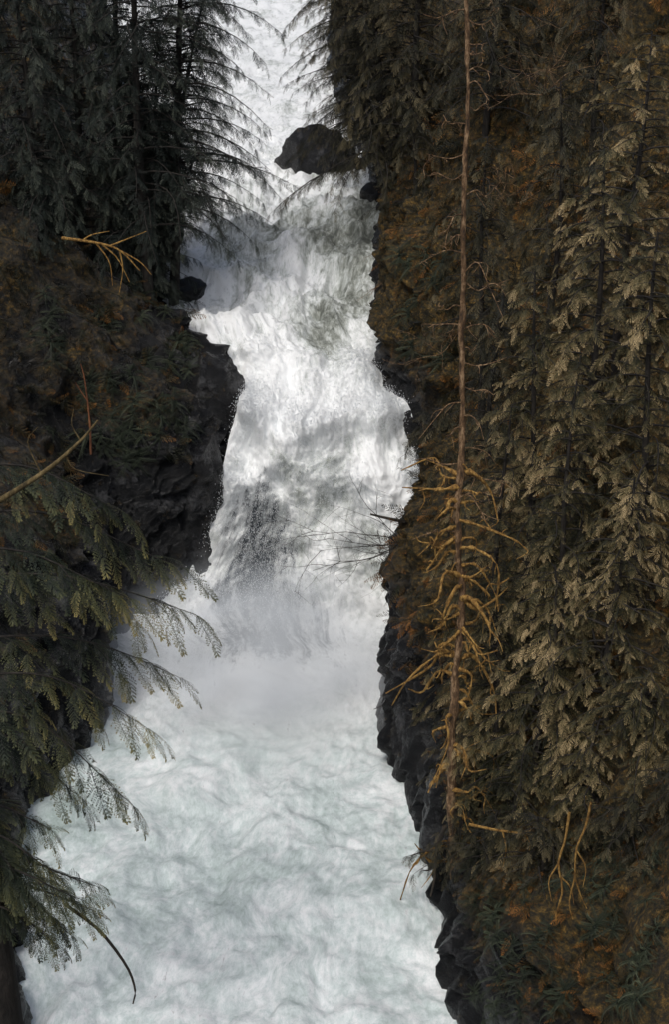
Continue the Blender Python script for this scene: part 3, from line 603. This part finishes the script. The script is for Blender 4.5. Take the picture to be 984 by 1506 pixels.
fm=[fern_mesh(k) for k in range(5)]
for m in fm: m.materials.append(M_fern)
r=np.random.default_rng(11)
regions=[(690,975,1220,1500,74,.56,'sword fern arching from the lower right bank below the hemlocks','ferns on the lower right bank'),(60,285,430,690,60,.85,'sword fern drooping on the dark left slope beside the falls','ferns on the left slope'),(580,660,360,540,14,.8,'fern clinging to the mossy cliff right of the rapids','ferns on the mossy cliff')]
for x0,x1,y0,y1,n,sc,lb,gr in regions:
    for k in range(n):
        h=hit(r.uniform(x0,x1),r.uniform(y0,y1))
        if h is None: continue
        o=link('sword_fern',fm[k%5]); nn=(h[1]*(1 if h[1].z>=-.2 else -1)+Vector((r.uniform(-.4,.4),-.3,.5))).normalized(); o.location=h[0]+nn*.16
        o.rotation_mode='QUATERNION'; o.rotation_quaternion=nn.to_track_quat('Z','Y'); s=sc*r.uniform(.6,1.3); o.scale=(s,s,s)
        tag(o,lb,'fern',gr)

# ------------------------------------------------------------------ undergrowth
def under(name,label,c,nn,ar,kp,count,sign,seed,dt=0,k0=2.0):
    r=np.random.default_rng(seed); n_=nn*np.where((nn[:,0]*-sign+nn[:,2])[:,None]>0,1,-1)
    v=np.array([0,0,CZ])-c; v/=np.linalg.norm(v,axis=1)[:,None]; fc=np.clip((n_*v).sum(1)+.25,.05,1)
    w=ar*sst(k0,k0+1,kp)*(c[:,1]<72)*(c[:,1]>21)*(c[:,2]<24)*fc*(38/np.clip(c[:,1],24,99))**1.6; w=w*np.clip(.5+1.8*fbm(c*.5,3),.05,2); w/=w.sum()
    i=r.choice(len(c),count,p=w); n=n_[i]
    d=n*.5+np.array([-sign*.35,-.25,-.45])+r.normal(size=(count,3))*.5
    a=Acc(); put_sprays(a,SP,c[i]+n*.02,d,n+r.normal(size=(count,3))*.5,r.uniform(.28,.8,count)*np.clip(c[i][:,1]/42,.5,1.2),r.uniform(-.15,.42,count)+dt)
    return tag(a.build(name,M_under),label,'undergrowth',kind='stuff')
under('undergrowth','rusty brown and green undergrowth covering the right slope',cR,nR,aR,kR,11000,1,1)
under('undergrowth','rusty brown and green undergrowth covering the left slope',cL,nL,aL,kL,8500,-1,2,-.11,2.8)

# ------------------------------------------------------------------ mist
bm=bmesh.new(); bmesh.ops.create_icosphere(bm,subdivisions=4,radius=1); me=bpy.data.meshes.new('spray_mist'); bm.to_mesh(me); bm.free()
mm=bpy.data.materials.new('drifting_spray'); mm.use_nodes=True; ns=mm.node_tree.nodes; L=mm.node_tree.links; ns.remove(ns['Principled BSDF'])
tc=N(ns,'ShaderNodeTexCoord'); ln=N(ns,'ShaderNodeVectorMath',operation='LENGTH'); L.new(tc.outputs['Object'],ln.inputs[0])
mr=N(ns,'ShaderNodeMapRange',interpolation_type='SMOOTHSTEP'); mr.inputs['From Min'].default_value=1.0; mr.inputs['From Max'].default_value=.0; L.new(ln.outputs['Value'],mr.inputs['Value'])
nz=N(ns,'ShaderNodeTexNoise',Scale=2.2,Detail=2.0,Distortion=.6); L.new(tc.outputs['Object'],nz.inputs['Vector'])
nr=N(ns,'ShaderNodeMapRange'); nr.inputs['From Min'].default_value=.34; nr.inputs['From Max'].default_value=.64; L.new(nz.outputs['Fac'],nr.inputs['Value'])
m1=N(ns,'ShaderNodeMath',operation='MULTIPLY'); L.new(mr.outputs[0],m1.inputs[0]); L.new(nr.outputs[0],m1.inputs[1])
m2=N(ns,'ShaderNodeMath',operation='MULTIPLY'); m2.inputs[1].default_value=.72; L.new(m1.outputs[0],m2.inputs[0])
vs=N(ns,'ShaderNodeVolumePrincipled',Anisotropy=-.6); vs.inputs['Color'].default_value=(.88,.945,1,1); L.new(m2.outputs[0],vs.inputs['Density']); L.new(vs.outputs[0],ns['Material Output'].inputs['Volume'])
mo=link('spray_mist',me,mm); p0=atz(375,1015); mo.location=(p0[0],p0[1]+.5,.6); mo.scale=(6.6,6.2,3.3)
tag(mo,'pale mist drifting up from the foot of the waterfall','mist',kind='stuff')

# ------------------------------------------------------------------ light
w=bpy.data.worlds.new('World'); S.world=w; w.use_nodes=True; ns=w.node_tree.nodes; L=w.node_tree.links
sky=N(ns,'ShaderNodeTexSky',sky_type='NISHITA'); sky.sun_disc=False; EL=58; AZ=205
sky.sun_elevation=R_(EL); sky.sun_rotation=R_(AZ); sky.air_density=1.0; sky.dust_density=4.0
hs=N(ns,'ShaderNodeHueSaturation',Saturation=.8); L.new(sky.outputs[0],hs.inputs['Color'])
bg=ns['Background']; bg.inputs['Strength'].default_value=.122; L.new(hs.outputs[0],bg.inputs['Color'])
sd=bpy.data.lights.new('sun','SUN'); sd.energy=1.4; sd.angle=R_(18); sd.color=(1,.965,.91); so=bpy.data.objects.new('sun',sd); COL.objects.link(so)
dirv=Vector((math.sin(R_(AZ))*math.cos(R_(EL)),math.cos(R_(AZ))*math.cos(R_(EL)),math.sin(R_(EL)))); so.rotation_euler=dirv.to_track_quat('Z','Y').to_euler(); so.location=(0,0,60)
S.view_settings.view_transform='Standard'; S.view_settings.look='None'; S.view_settings.exposure=0
print('polys', sum(len(m.polygons) for m in bpy.data.meshes), 'sY', sY)
